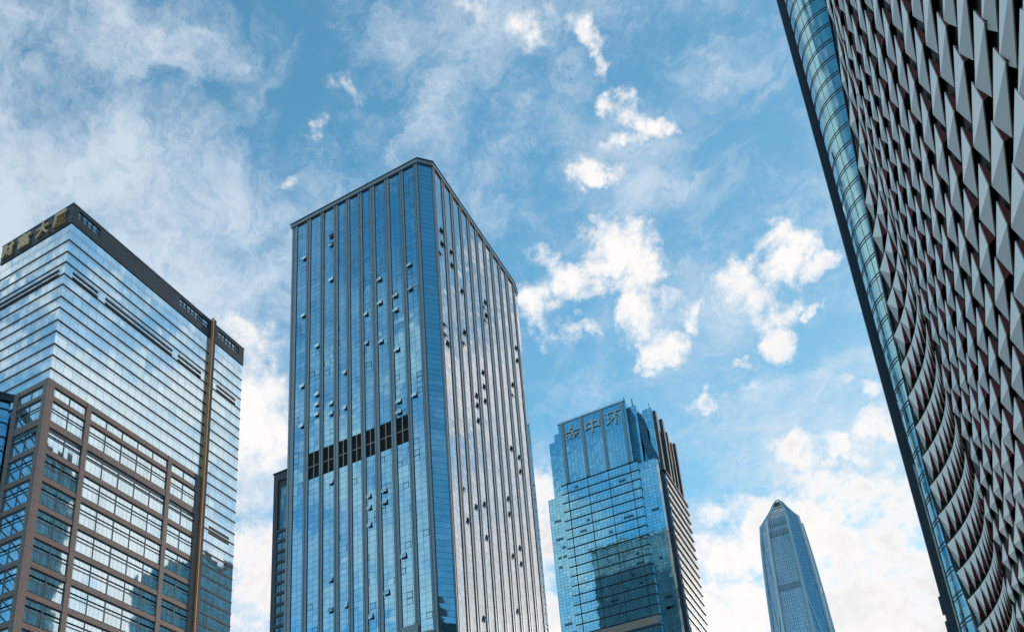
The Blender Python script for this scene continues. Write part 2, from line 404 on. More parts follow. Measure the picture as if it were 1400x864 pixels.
# ================================================================== TOWER WITH THE GRANITE GRID (far left)
S1 = 1.05
def a1(v): return v * S1
def z1f(z): return 1.7 + S1 * (z - 1.7)
X1, Y1 = a1(-78.85), a1(52.49)
XL1, YR1 = a1(-91.62), a1(82.12)
T1 = thing('office_tower', 'pale glass tower with thin dark floor lines above a brown granite window grid', 'tower', (X1, Y1, 0))
MB().box(XL1, X1, Y1, YR1, 0, z1f(97.0)).build('glass_wall', M['glass1'], T1)
b = MB()
b.box(XL1 - .12, X1 + .12, Y1 - .12, YR1 + .12, z1f(97.0), z1f(98.3))
b.box(XL1 - .12, X1 + .12, Y1 - .12, Y1 + .3, z1f(98.3), z1f(100))
b.box(X1 - .3, X1 + .12, Y1 + .3, a1(53.2), z1f(98.3), z1f(100))
b.box(X1 - .3, X1 + .12, a1(56.4), a1(69.6), z1f(98.3), z1f(99.55))
b.box(X1 - .3, X1 + .12, a1(75.0), a1(77.0), z1f(98.3), z1f(99.55))
b.box(X1 - .3, X1 + .12, a1(81.2), YR1 + .12, z1f(98.3), z1f(99.55))
b.box(X1 - .3, X1 + .12, a1(53.2), YR1 + .12, z1f(99.55), z1f(100))
b.box(XL1 - .12, XL1 + .3, Y1 + .3, YR1, z1f(98.3), z1f(100))
b.box(XL1 + .3, X1 - .3, YR1 - .3, YR1 + .12, z1f(98.3), z1f(100))
b.build('parapet', M['slate'], T1)
for (ya, yb) in ((53.2, 56.4), (69.6, 75.0), (77.0, 81.2)):
    s = MB().box(X1 - .12, X1 - .04, a1(ya), a1(yb), z1f(98.3), z1f(99.55)).build('parapet_glass', M['glass4'], T1)
    n = int((yb - ya) / 0.7); mm = MB()
    for i in range(1, n): mm.box(X1 - .05, X1 + .04, a1(ya + i * .7) - .05, a1(ya + i * .7) + .05, z1f(98.3), z1f(99.55))
    mm.build('mullion', M['slate'], s)
MB().box(XL1 - .2, X1 + .2, Y1 - .2, Y1 + .25, z1f(100), z1f(100.12)).box(X1 - .25, X1 + .2, Y1 + .25, YR1 + .2, z1f(100), z1f(100.12)).build('coping', M['steel4'], T1)
# floor lines (a sill ring and a head ring for each storey)
zs = []
n = 0
while True:
    za, zb_ = 94.25 - 3.47 * n, 92.41 - 3.47 * n
    if za < 20: break
    zs += [za, zb_]; n += 1
for z in zs:
    zc = z1f(z)
    MB().box(XL1 - .05, X1 + .05, Y1 - .05, Y1 - .005, zc - .11, zc + .11).box(X1 + .005, X1 + .05, Y1 - .005, YR1 + .05, zc - .11, zc + .11).build('floor_band', M['dark'], T1)
# recessed ventilation slots
for (ya, yb, zt) in ((53.56, 57.15, 90.1), (58.28, 69.1, 90.1), (70.1, 74.3, 90.1), (77.3, 81.06, 90.1), (77.4, 81.1, 67.15)):
    MB().box(X1 + .004, X1 + .05, a1(ya), a1(yb), z1f(zt - .38), z1f(zt)).box(X1 + .004, X1 + .05, a1(ya), a1(yb), z1f(zt - 1.2), z1f(zt - .72)).build('vent_slot', M['black'], T1)
MB().box(XL1 + .3, a1(-79.88), Y1 - .05, Y1 - .004, z1f(89.72), z1f(90.1)).box(XL1 + .3, a1(-79.88), Y1 - .05, Y1 - .004, z1f(88.9), z1f(89.4)).build('vent_slot', M['black'], T1)
# bronze vertical fin with a dark outer plate
fin = MB().box(X1 + .002, X1 + .58, a1(75.50), a1(75.50) + .14, 0, z1f(100.5)).build('bronze_fin', M['bronze'], T1)
MB().box(X1 + .002, X1 + .56, a1(75.50) + .142, a1(75.50) + .62, 0, z1f(100.3)).build('fin_plate', M['dark'], fin)
# granite window grid on the lower storeys
PJ = .26
cols_r = [(52.20, 53.14), (57.42, 58.05), (69.70, 70.32), (74.65, 75.42)]
cols_l = [(-84.28, -83.50), (-79.30, -78.50)]
frame = MB()
zt = z1f(73.5)
frame.box(a1(-79.33), X1 + PJ, Y1 - PJ, a1(53.14), 0, zt)                               # corner pier
for (c0, c1) in cols_r[1:]: frame.box(X1 + .002, X1 + PJ, a1(c0), a1(c1), 0, zt)
frame.box(a1(-84.28), a1(-83.50), Y1 - PJ, Y1 - .002, 0, zt)
row_top = [72.8, 70.95] + [67.42 - 3.47 * k for k in range(0, 19)]
row_bot = [71.5, 68.30] + [67.42 - 3.47 * k - 2.84 for k in range(0, 19)]
gaps_r = [(53.14, 57.42, 2), (58.05, 69.70, 5), (70.32, 74.65, 2)]
gap_l = (-83.50, -79.33, 2)
beams = [(73.5, 72.8)] + [(row_bot[i], row_top[i + 1]) for i in range(len(row_top) - 1)]
for (hi, lo) in beams:
    for (g0, g1, nn) in gaps_r: frame.box(X1 + .002, X1 + PJ - .03, a1(g0), a1(g1), z1f(lo), z1f(hi))
    frame.box(a1(gap_l[0]), a1(gap_l[1]), Y1 - PJ + .03, Y1 - .002, z1f(lo), z1f(hi))
frame.build('granite_frame', M['granite'], T1)
for r_, (zt_, zb_) in enumerate(zip(row_top, row_bot)):
    for side in range(4):
        if side < 3: g0, g1, nn = gaps_r[side]
        else: g0, g1, nn = gap_l
        wz0, wz1 = z1f(zb_), z1f(zt_)
        mbw, mbm = MB(), MB()
        sill = .09
        if side < 3:
            mbw.box(X1 + .003, X1 + .05, a1(g0), a1(g1), wz0, wz1)
        else:
            mbw.box(a1(g0), a1(g1), Y1 - .05, Y1 - .003, wz0, wz1)
        wo_ = mbw.build('window', M['glass1w'], T1)
        step = (a1(g1) - a1(g0)) / nn
        def seg(u0, u1, za, zb, d=.085):
            if side < 3: mbm.box(X1 + .052, X1 + d, u0, u1, za, zb)
            else: mbm.box(u0, u1, Y1 - d, Y1 - .052, za, zb)
        for i in range(1, nn): seg(a1(g0) + i * step - .08, a1(g0) + i * step + .08, wz0, wz1)
        seg(a1(g0), a1(g1), wz1 - .22, wz1, .07)                        # dark strip drawn for the shadow under the beam
        if r_ > 0:
            zm = wz1 - 1.37 * S1 * (1.0 if r_ != 2 else 0.85)
            for i in range(nn): seg(a1(g0) + i * step + (.101 if i else 0), a1(g0) + (i + 1) * step - (.101 if i < nn - 1 else 0), zm - .09, zm + .09, .075)
        if r_ == 2:
            for i in range(nn): seg(a1(g0) + i * step + (.101 if i else 0), a1(g0) + (i + 1) * step - (.101 if i < nn - 1 else 0), wz1 - .62, wz1 - .23, .08)
        mbm.build('window_frame', M['wframe'], wo_)
# roof plant
MB().box(XL1 + 3, X1 - 4, Y1 + 8, YR1 - 8, z1f(98.3), z1f(100)).build('roof_plant', M['roof'], T1)

# lettering helper -------------------------------------------------
def glyph(ch, w, h, depth, cx, cz, y, mat, parent, bold=0.02):
    cu = bpy.data.curves.new('glyph', 'FONT'); cu.body = ch; cu.extrude = depth / 2; cu.offset = bold; cu.resolution_u = 3
    t = bpy.data.objects.new('glyph', cu); link(t)
    dg = bpy.context.evaluated_depsgraph_get(); dg.update()
    me = bpy.data.meshes.new_from_object(t.evaluated_get(dg))
    bpy.data.objects.remove(t)
    co = np.array([v.co[:] for v in me.vertices])
    mn, mx = co[:, :2].min(0), co[:, :2].max(0)
    off = parent_world(parent)
    for v in me.vertices:
        lx = (v.co.x - (mn[0] + mx[0]) / 2) / (mx[0] - mn[0]) * w
        lz = (v.co.y - (mn[1] + mx[1]) / 2) / (mx[1] - mn[1]) * h
        v.co = (cx + lx - off.x, y - v.co.z - off.y, cz + lz - off.z)
    me.materials.clear(); me.materials.append(mat); me.update()
    o = bpy.data.objects.new('character', me); link(o); o.parent = parent
    return o
SG = thing('rooftop_sign', 'four bronze Chinese characters on the dark parapet of the far left tower', 'sign', (a1(-85.6), Y1 - .12, z1f(97.3)))
for ch, cx in zip('财富大厦', (-90.30, -87.25, -83.85, -80.75)):
    glyph(ch, a1(2.35), a1(2.15), .25, a1(cx), z1f(98.5), Y1 - .26, M['letter1'], SG, .022)

# ================================================================== CURVED GLASS ANNEX (bottom left)
AN = thing('glass_annex', 'curved blue glass block with a dark roof band at the lower left edge', 'building', (a1(-86), a1(50), 0))
curve = [(-84.42, 52.45), (-84.75, 52.1), (-85.35, 51.1), (-86.2, 49.6), (-87.4, 47.6), (-89.2, 45.2), (-91.5, 43.3), (-95, 42)]
poly = [(a1(x), a1(y)) for x, y in curve][::-1] + [(a1(-84.42), Y1 - .45), (a1(-100), Y1 - .45), (a1(-100), a1(42))]
poly = poly[:len(curve) - 1] + poly[len(curve):]
def offset_poly(pl, d):
    cx = sum(p[0] for p in pl) / len(pl); cy = sum(p[1] for p in pl) / len(pl)
    return [(x + (d if x > cx else -d), y + (d if y > cy else -d)) for x, y in pl]
MB().prism(poly, 0, z1f(72.5)).build('curved_glass', M['glass2'], AN)
def strip(pl, z0, z1, d):
    mb = MB()
    for i in range(len(pl) - 1):
        (xa, ya), (xb, yb) = pl[i], pl[i + 1]
        tx, ty = xb - xa, yb - ya; L = math.hypot(tx, ty); nx, ny = ty / L, -tx / L
        mb.prism([(xa, ya), (xa + nx * d, ya + ny * d), (xb + nx * d, yb + ny * d), (xb, yb)], z0, z1)
    return mb
cl = [(a1(x), a1(y)) for x, y in curve][::-1]
strip(cl, z1f(72.5), z1f(73.5), .3).build('roof_band', M['slate'], AN)
for k in range(0, 22):
    strip(cl, z1f(71.45 - 1.83 * k) - .07, z1f(71.45 - 1.83 * k) + .07, .08).build('floor_band', M['dark'], AN)

# ================================================================== CENTRAL TOWER
S2 = 190.0 / 150.0
def a2(v): return v * S2
def z2f(z): return 1.7 + S2 * (z - 1.7)
Y2 = a2(103.05); X2 = a2(-57.4)
XL2 = a2(-87.7); XC2 = a2(-59.4); YC2 = a2(105.05); YR2 = a2(138.1)
T2 = thing('glass_skyscraper', 'tall blue glass tower with grey vertical piers and a row of black louvres', 'skyscraper', (X2, Y2, 0))
ZT2 = z2f(148.6)
MB().prism([(XL2 + .6, Y2 + .30), (XC2, Y2 + .30), (X2 - .30, YC2), (X2 - .30, YR2), (a2(-58.1), a2(141.2)), (XL2 + .6, a2(141.2))], 0, ZT2).build('core_wall', M['steel_dark'], T2)
MB().box(XL2 + .6, a2(-58.2), a2(141.2) + .01, a2(141.2) + .2, 0, ZT2).build('rear_facade', M['rear2'], T2)
baysL = [(-86.35, -84.15), (-83.15, -80.95), (-80.08, -77.92), (-76.86, -75.12), (-74.20, -72.38), (-71.42, -69.70), (-68.62, -66.50), (-65.45, -63.25), (-62.40, -60.25)]
baysR = [(105.78, 108.03), (109.25, 111.2), (112.4, 114.5), (115.5, 117.55), (118.8, 120.85), (122.0, 124.1), (125.36, 127.2), (128.4, 130.6), (131.85, 133.8), (135.15, 137.3)]
LV0, LV1 = z2f(90.25), z2f(95.50)
rng = random.Random(5)
bayobj = []
for i, (x0, x1) in enumerate(baysL):
    mb = MB()
    if 1 <= i <= 7:
        mb.box(a2(x0) + .08, a2(x1) - .08, Y2 + .04, Y2 + .29, 0, LV0).box(a2(x0) + .08, a2(x1) - .08, Y2 + .04, Y2 + .29, LV1, z2f(148.7))
    else: mb.box(a2(x0) + .08, a2(x1) - .08, Y2 + .04, Y2 + .29, 0, z2f(148.7))
    bayobj.append(mb.build('glass_bay', M['glass2'], T2))
    if 1 <= i <= 7:
        lo = MB()
        lo.box(a2(x0) - .1, a2(x1) + .1, Y2 + .24, Y2 + .285, LV0 + .02, LV1 - .02)
        for q in range(24):
            zz_ = LV0 + (q + .5) * (LV1 - LV0) / 24
            lo.box(a2(x0), a2(x1), Y2 + .14, Y2 + .235, zz_ - .05, zz_ + .03)
        lp = lo.build('louvre_panel', M['louvre'], T2)
        xm = a2((x0 + x1) / 2); zm = (LV0 + LV1) / 2 - .2
        MB().box(xm - .10, xm + .10, Y2 + .02, Y2 + .13, LV0, zm - .10).box(xm - .10, xm + .10, Y2 + .02, Y2 + .13, zm + .10, LV1).box(a2(x0), a2(x1), Y2 + .02, Y2 + .13, zm - .10, zm + .10).build('louvre_frame', M['brown'], lp)
bayobjR = []
for i, (y0, y1) in enumerate(baysR):
    bayobjR.append(MB().box(X2 - .29, X2 - .03, a2(y0) + .12, a2(y1) - .20, 0, z2f(148.9)).build('glass_bay', M['glass2b'], T2))
# corner facet
cg = MB()
n45 = Vector((1, -1, 0)).normalized()
pA, pB = Vector((XC2, Y2, 0)), Vector((X2, YC2, 0))
dAB = (pB - pA).normalized()
q0, q1 = pA + dAB * .25 - n45 * .10, pB - dAB * .25 - n45 * .10
cg.prism([(q0.x, q0.y), (q1.x, q1.y), (q1.x - n45.x * .3, q1.y - n45.y * .3), (q0.x - n45.x * .3, q0.y - n45.y * .3)], 0, z2f(149.0))
cg.build('corner_facet', M['glass2c'], T2)
# far facet on the right and end return on the left
MB().prism([(X2 - .1, YR2 + .05), (a2(-58.05), a2(141.0)), (a2(-58.4), a2(141.0)), (X2 - .5, YR2 + .05)], 0, z2f(149.6)).build('end_facet', M['glass2b'], T2)
MB().prism([(XL2 - .5, a2(104.6)), (XL2 + .05, Y2 + .1), (XL2 + .5, Y2 + .1), (XL2 + .5, a2(104.6))], 0, z2f(149.5)).build('end_facet', M['steel'], T2)
# piers: two flanges with a groove between
def pier_y(x0, x1, d=.16):
    w = x1 - x0; a = w * .30
    mb = MB()
    mb.box(x0, x0 + a, Y2 - d, Y2 + .29, 0, z2f(149.0)).box(x1 - a, x1, Y2 - d, Y2 + .29, 0, z2f(149.0)).box(x0 + a, x1 - a, Y2 - d + .12, Y2 + .29, 0, z2f(149.0))
    return mb.build('pier', M['steel'], T2)
def pier_x(y0, y1, d=.16):
    w = y1 - y0; a = w * .30
    mb = MB()
    mb.box(X2 - .29, X2 + d, y0, y0 + a, 0, z2f(149.2)).box(X2 - .29, X2 + d, y1 - a, y1, 0, z2f(149.2)).box(X2 - .29, X2 + d - .10, y0 + a, y1 - a, 0, z2f(149.2))
    return mb.build('pier', M['steel'], T2)
xs = [XL2] + [v for b_ in baysL for v in (a2(b_[0]), a2(b_[1]))] + [XC2 + .05]
for i in range(0, len(xs), 2): pier_y(xs[i] + .12, xs[i + 1] - .06)
ys = [YC2 - .05] + [v for b_ in baysR for v in (a2(b_[0]), a2(b_[1]))] + [YR2]
for i in range(0, len(ys), 2): pier_x(ys[i] + .06, ys[i + 1] - .10)
# parapet
pp = [(XL2 - .3, Y2 - .3), (XC2 + .1, Y2 - .3), (X2 + .3, YC2 - .1), (X2 + .3, YR2 + .1), (a2(-58.0), a2(141.2)), (XL2 - .3, a2(141.2))]
MB().prism(pp, z2f(149.2), z2f(150.0)).build('parapet', M['steel'], T2)
pq = [(x + (.16 if x > a2(-70) else -.16), y + (.16 if y > a2(120) else -.16)) for x, y in pp]
MB().prism(pq, z2f(150.0) + .002, z2f(150.12)).build('coping', M['slate'], T2)
MB().box(a2(-82), a2(-64), a2(112), a2(133), z2f(150.12), z2f(150.6)).build('roof_plant', M['roof'], T2)
# lower service band that just enters the frame
MB().box(a2(-65.45), a2(-62.6), Y2 - .5, Y2 - .43, z2f(56.6), z2f(58.15)).box(a2(-65.45), a2(-60.2), Y2 - .5, Y2 - .43, z2f(52.0), z2f(56.58)).build('service_band', M['steel'], T2)
# awning windows standing open: (bay, left or right light, row of panes)
openL = [
    (2, 1, 134), (2, 1, 132), (0, 1, 132), (2, 1, 124), (6, 0, 119), (8, 0, 119), (8, 0, 114), (0, 1, 119), (6, 0, 114), (5, 0, 113),
    (7, 0, 114), (7, 0, 111), (0, 1, 104), (1, 1, 101), (1, 1, 99), (1, 1, 97), (0, 1, 96), (2, 1, 98), (2, 1, 96), (3, 1, 96),
    (7, 0, 93), (7, 0, 91), (8, 0, 93), (2, 1, 83), (5, 0, 78), (5, 0, 76), (5, 0, 73), (6, 0, 78), (6, 0, 76), (7, 0, 66),
    (2, 1, 66), (2, 1, 61), (3, 1, 61), (5, 0, 58), (6, 0, 61), (1, 1, 111), (3, 1, 103), (5, 0, 107), (6, 0, 106), (7, 0, 103),
]
def awning(face, u0, u1, zt_, h, parent):
    out = .32
    mb = MB(); t = .07
    if face == 'L':
        A, B_ = (u0, Y2 + .05, zt_), (u1, Y2 + .05, zt_); C_, D_ = (u1, Y2 - out, zt_ - h * .93), (u0, Y2 - out, zt_ - h * .93)
        n_ = Vector((0, -h, -out)).normalized()
    else:
        A, B_ = (X2 - .05, u0, zt_), (X2 - .05, u1, zt_); C_, D_ = (X2 + out, u1, zt_ - h * .93), (X2 + out, u0, zt_ - h * .93)
        n_ = Vector((h, 0, -out)).normalized()
    A, B_, C_, D_ = map(Vector, (A, B_, C_, D_))
    k = len(mb.v)
    mb.v += [tuple(p) for p in (A, B_, C_, D_)] + [tuple(p + n_ * t) for p in (A, B_, C_, D_)]
    for i, q in enumerate(((0, 1, 2, 3), (7, 6, 5, 4), (0, 4, 5, 1), (1, 5, 6, 2), (2, 6, 7, 3), (3, 7, 4, 0))):
        mb.f.append(tuple(k + v for v in q)); mb.mi.append(0 if i > 1 else 1)
    o = mb.build('open_window', [M['dark'], M['glass2' if face == 'L' else 'glass2b']], parent)
    return o
for (i, side, row) in openL:
    x0, x1 = baysL[i]
    w = (a2(x1) - a2(x0)) / 2
    u0 = a2(x0) + (w if side else .05)
    awning('L', u0, u0 + w - .1, row * 1.34 + .6, 1.25, bayobj[i])
rr = random.Random(11)
cntR = [7, 5, 8, 5, 5, 5, 5, 4, 4, 2]
for i, (y0, y1) in enumerate(baysR):
    used = set()
    for q in range(cntR[i]):
        k = rr.randint(48, 133)
        if rr.random() < .45 and used: k = list(used)[-1] - 3
        if k in used: continue
        used.add(k)
        w = (a2(y1) - a2(y0)) / 2
        u0 = a2(y0) + (w if rr.random() < .65 else .05)
        awning('R', u0, u0 + w - .1, k * 1.34 + .6, 1.25, bayobjR[i])

# ================================================================== SLIM BLOCK BEHIND THE CENTRAL TOWER
T5 = thing('apartment_block', 'dark blue block peeking out behind the left edge of the central tower', 'building', (-180, 222, 0))
YB = 220.0; ZB = 198.7
MB().box(-193.1, -160, YB + .4, YB + 26, 0, ZB - .3).build('wall', M['fin5'], T5)
fr = MB().box(-193.3, -191.35, YB, YB + .39, 0, ZB).box(-187.2, -160, YB, YB + .39, 0, ZB).box(-191.35, -187.2, YB, YB + .39, ZB - 3.2, ZB)
fr.box(-193.6, -159.7, YB - .3, YB + 26.3, ZB, ZB + .5)
fz_ = ZB - 24.0
rows5 = []
while fz_ > 4:
    fr.box(-191.35, -187.2, YB + .02, YB + .39, fz_ - 1.1, fz_); rows5.append(fz_); fz_ -= 4.15
fr.build('frame', M['slate'], T5)
MB().box(-190.2, -187.2, YB + .36, YB + .398, ZB - 23.9, ZB - 6.5).build('stair_glass', M['glassd'], T5)
for z in rows5[:24]:
    w = MB().box(-191.3, -187.25, YB + .34, YB + .397, z - 4.12, z - 1.12).build('window', M['glassd'], T5)
    MB().box(-189.3, -189.1, YB + .25, YB + .338, z - 4.12, z - 1.12).build('mullion', M['slate'], w)

# ================================================================== STEPPED TEAL TOWER
S3 = 200.0 / 180.0
def a3(v): return v * S3
def z3f(z): return 1.7 + S3 * (z - 1.7)
def shift(x, dy): return x * (225.9 + dy) / 225.9          # same bearing, standing dy further back
Y3 = a3(225.9)
T3 = thing('stepped_tower', 'teal gridded glass tower with a stepped crown and pale banded right side', 'tower', (a3(-60), Y3, 0))
def blk(x0, x1, dy0, dy1, zt_, name, mat, z0=0.0, keep=False):
    return MB().box(a3(x0), a3(x1), a3(225.9 + dy0), a3(225.9 + dy1), z0, z3f(zt_)).build(name, mat, T3)
# shaft
blk(-89.4, -53.6, .55, 24.0, 154.6, 'shaft', M['glass3'])
blk(-84.3, -59.5, 0.0, .54, 157.75, 'front_bay', M['glass3'])
blk(-59.48, -54.2, .50, 24.0, 156.9, 'wing', M['glass3'], z0=z3f(154.6) + .01)
# crown blocks, each step lower and further back
blk(-83.3, -60.65, 0.02, 20.0, 180.0, 'crown_block', M['glass3'], z0=z3f(157.75) + .02)
blk(-85.55, -83.32, 1.6, 20.0, 178.2, 'crown_step', M['glass3'], z0=z3f(154.6) + .02)
blk(-87.75, -85.57, 2.2, 20.0, 176.0, 'crown_step', M['glass3'], z0=z3f(154.6) + .02)
blk(-60.63, -58.3, 3.0, 20.0, 179.6, 'crown_step', M['glass3'], z0=z3f(157) + .02)
blk(-58.28, -56.9, 5.6, 20.0, 177.6, 'crown_step', M['glass3'], z0=z3f(157) + .02)
blk(-56.88, -53.9, 4.2, 20.0, 177.6, 'crown_step', M['glass3'], z0=z3f(157) + .02)
# dark shapes painted for the shade and dark reflections between the steps
blk(-60.60, -59.6, .6, 2.9, 177.5, 'recess_shade', M['glass3d'], z0=z3f(157.9))
MB().face([(a3(-58.3), a3(225.9 + 2.95), z3f(177.0)), (a3(-57.0), a3(225.9 + 2.95), z3f(175.5)), (a3(-55.9), a3(225.9 + 2.95), z3f(170)), (a3(-55.9), a3(225.9 + 2.95), z3f(166)), (a3(-53.9), a3(225.9 + 2.95), z3f(159)), (a3(-54.3), a3(225.9 + 2.95), z3f(157)), (a3(-56.6), a3(225.9 + 2.95), z3f(157)), (a3(-58.1), a3(225.9 + 2.95), z3f(168))]).face([(a3(-58.3), a3(225.9 + 3.2), z3f(177.0)), (a3(-58.1), a3(225.9 + 3.2), z3f(168)), (a3(-56.6), a3(225.9 + 3.2), z3f(157)), (a3(-54.3), a3(225.9 + 3.2), z3f(157)), (a3(-53.9), a3(225.9 + 3.2), z3f(159)), (a3(-55.9), a3(225.9 + 3.2), z3f(166)), (a3(-55.9), a3(225.9 + 3.2), z3f(170)), (a3(-57.0), a3(225.9 + 3.2), z3f(175.5))]).build('recess_shade', M['glass3d'], T3)  # zigzag sheet: cast shadow and reflection given as a dark shape
# crown piers on the front
for (x0, x1) in ((-82.45, -81.55), (-75.75, -74.90), (-69.15, -68.30), (-62.25, -61.45)):
    MB().box(a3(x0), a3(x1), Y3 - .45, Y3 + .01, z3f(157.9), z3f(180.1)).build('crown_pier', M['steel'], T3)
MB().box(a3(-83.4), a3(-60.55), Y3 - .25, Y3 + .01, z3f(180.0) + .01, z3f(180.25)).build('crown_coping', M['steel'], T3)
# floor ledges wrapping the front bay
for k in range(0, 50):
    zc = z3f(157.75 - 3.15 * k)
    if zc < 4: break
    MB().box(a3(-84.45), a3(-59.35), Y3 - .22, Y3 - .01, zc - .10, zc + .10).box(a3(-84.45), a3(-84.31), Y3, Y3 + .5, zc - .10, zc + .10).box(a3(-59.49), a3(-59.35), Y3, Y3 + .5, zc - .10, zc + .10).build('floor_ledge', M['dark'], T3)
for x in (-82.3, -75.6, -68.9, -61.9):
    MB().box(a3(x) - .09, a3(x) + .09, Y3 - .12, Y3 - .012, 0, z3f(157.5)).build('mullion', M['fin5'], T3)
MB().box(a3(-84.2), a3(-59.6), Y3 - .2, Y3 - .13, z3f(104.65), z3f(107.05)).build('plant_floor', M['brown'], T3)
# pale corner strip, dark column and the banded right side
XR = a3(-52.0)
MB().box(a3(-54.18), a3(-53.4), a3(226.1), a3(227.4), 0, z3f(156.2)).build('corner_strip', M['glass3r'], T3)
MB().box(a3(-53.38), XR - .35, a3(226.6), a3(227.4), 0, z3f(152.4)).build('corner_column', M['fin5'], T3)
MB().box(a3(-53.58), XR, a3(227.42), a3(250.0), 0, z3f(151.9)).build('side_wall', M['glass3r'], T3)
for k in range(0, 48):
    zc = z3f(152.0 - 3.13 * k)
    if zc < 4: break
    MB().box(XR + .01, XR + .32, a3(226.9), a3(250.3), zc - .42, zc + .38).build('side_band', M['dark'], T3)
MB().box(XR + .005, XR + .2, a3(228), a3(236.5), z3f(99.2), z3f(101.9)).build('side_plant_floor', M['brown'], T3)
# crown of the right side: tall dark piers with pale flanks, arched brown panel between
for (y0, y1, zt_) in ((226.0, 227.6, 173.0), (233.2, 234.9, 174.6), (237.2, 238.4, 172.2), (241.3, 242.5, 170.8), (246.2, 247.6, 173.6)):
    MB().box(XR - 1.0, XR + .1, a3(y0), a3(y1), z3f(152.0), z3f(zt_)).build('side_pier', M['slate'], T3)
MB().box(XR - 1.6, XR - 1.02, a3(227.7), a3(246.1), z3f(152.0), z3f(168)).build('side_crown_wall', M['glass3r'], T3)
arch = MB(); npt = 8
prof = []
for i in range(npt + 1):
    t_ = i / npt; prof.append((234.9 + t_ * 7.6, 174.0 - 3.4 * t_ ** 1.5, 168.5 - 7.5 * t_ ** 1.2))
for i in range(npt):
    (ya, ta, ba), (yb, tb, bb) = prof[i], prof[i + 1]
    arch.face([(XR - .35, a3(ya), z3f(ba)), (XR - .35, a3(yb), z3f(bb)), (XR - .35, a3(yb), z3f(tb)), (XR - .35, a3(ya), z3f(ta))])
    arch.face([(XR - .75, a3(ya), z3f(ba)), (XR - .75, a3(ya), z3f(ta)), (XR - .75, a3(yb), z3f(tb)), (XR - .75, a3(yb), z3f(bb))])
    arch.face([(XR - .35, a3(ya), z3f(ta)), (XR - .35, a3(yb), z3f(tb)), (XR - .75, a3(yb), z3f(tb)), (XR - .75, a3(ya), z3f(ta))])
    arch.face([(XR - .35, a3(ya), z3f(ba)), (XR - .75, a3(ya), z3f(ba)), (XR - .75, a3(yb), z3f(bb)), (XR - .35, a3(yb), z3f(bb))])
arch.build('arched_panel', M['bronze'], T3)
MB().box(a3(-54.6), XR - 1.7, a3(231.5), a3(246), z3f(152.0), z3f(172)).build('plant_room', M['slate'], T3)
# roof rail, aerials
rl = MB()
rl.bar((a3(-83.2), Y3 + .3, z3f(181.0)), (a3(-60.7), Y3 + .3, z3f(181.0)), .07)
for i in range(12): rl.bar((a3(-83.2 + i * 2.045), Y3 + .3, z3f(180.2)), (a3(-83.2 + i * 2.045), Y3 + .3, z3f(181.0)), .06)
rl.build('roof_rail', M['steel'], T3)
MB().bar((a3(-61.0), Y3 + .6, z3f(180)), (a3(-61.0), Y3 + .6, z3f(182.0)), .18).build('aerial', M['dark'], T3)
MB().bar((a3(-59.4), a3(229.5), z3f(179.6)), (a3(-59.4), a3(229.5), z3f(182.6)), .3).build('aerial', M['dark'], T3)
MB().bar((a3(-54.6), a3(230.5), z3f(177.6)), (a3(-54.6), a3(230.5), z3f(179.6)), .2).build('aerial', M['dark'], T3)
# dark openings scattered over the front
rr = random.Random(21)
for q in range(26):
    k = rr.randint(1, 16); xq = rr.choice([-88, -86.3, -80, -77.5, -73, -71, -66, -64, -57.5]); yy = Y3 - .03 if -84 < xq < -60 else a3(225.9 + .5)
    zc = z3f(157.75 - 3.15 * k + .9); w = rr.choice((1.25, 2.5))
    MB().box(a3(xq), a3(xq) + w, yy - .02, yy + .02, zc, zc + .8).build('vent_opening', M['glass3d'], T3)
SG3 = thing('facade_sign', 'three grey Chinese characters high on the front of the stepped teal tower', 'sign', (a3(-72), Y3 - .1, z3f(172.5)))
for ch, cx in zip('金中环', (-78.75, -72.0, -65.1)):
    glyph(ch, a3(5.0), a3(5.0), .18, a3(cx), z3f(175.4), Y3 - .30, M['letter3'], SG3, .012)

# ================================================================== FAR TAPERED SKYSCRAPER
C4 = Vector((-106.05, 1050.66)); 
T4 = thing('supertall_tower', 'distant slate blue skyscraper tapering to a pointed chamfered top', 'skyscraper', (C4.x, C4.y, 0))
view = Vector((C4.x, C4.y)).normalized(); latv = Vector((view.y, -view.x))
rot = R(8.0)
ex = latv * math.cos(rot) - view * math.sin(rot)      # towards the right of the front face
ey = latv * math.sin(rot) + view * math.cos(rot)      # away from the camera
c4 = C4 - latv * 2.0
LEV = [(0, 30.5, 47.0), (120, 24, 42.5), (250, 20.0, 38.5), (413, 15.8, 32.0), (470, 14.6, 29.5), (515, 13.4, 27.0), (545, 12.5, 24.9), (567, 11.8, 22.6), (578, 9.0, 15.5), (588, 6.2, 9.5), (597, 3.9, 5.4)]
def oct_pts(a, b_, z):
    pl = [(-a, -b_), (a, -b_), (b_, -a), (b_, a), (a, b_), (-a, b_), (-b_, a), (-b_, -a)]
    t_ = 2.0 * max(0.0, min(1.0, (z - 560) / 30))
    return [Vector((c4.x + latv.x * t_ + ex.x * u + ey.x * v, c4.y + latv.y * t_ + ex.y * u + ey.y * v, z)) for u, v in pl]
ring = [oct_pts(a, b_, z) for z, a, b_ in LEV]
main, chf = MB(), MB()
for i in range(len(ring) - 1):
    for j in range(8):
        k = (j + 1) % 8
        (main if j % 2 == 0 else chf).face([ring[i][j], ring[i][k], ring[i + 1][k], ring[i + 1][j]])
main.face(ring[-1])
main.build('ribbed_face', M['glass4'], T4); chf.build('corner_face', M['glass4b'], T4)
# stone-clad corner columns running up every edge
for j in range(8):
    mb = MB()
    for i in range(len(ring) - 1):
        A, B_ = ring[i][j], ring[i + 1][j]
        wa = 3.4 if LEV[i][0] < 560 else 1.8
        mb.bar(A, B_, wa, wa)
    mb.build('edge_column', M['steel4'], T4)
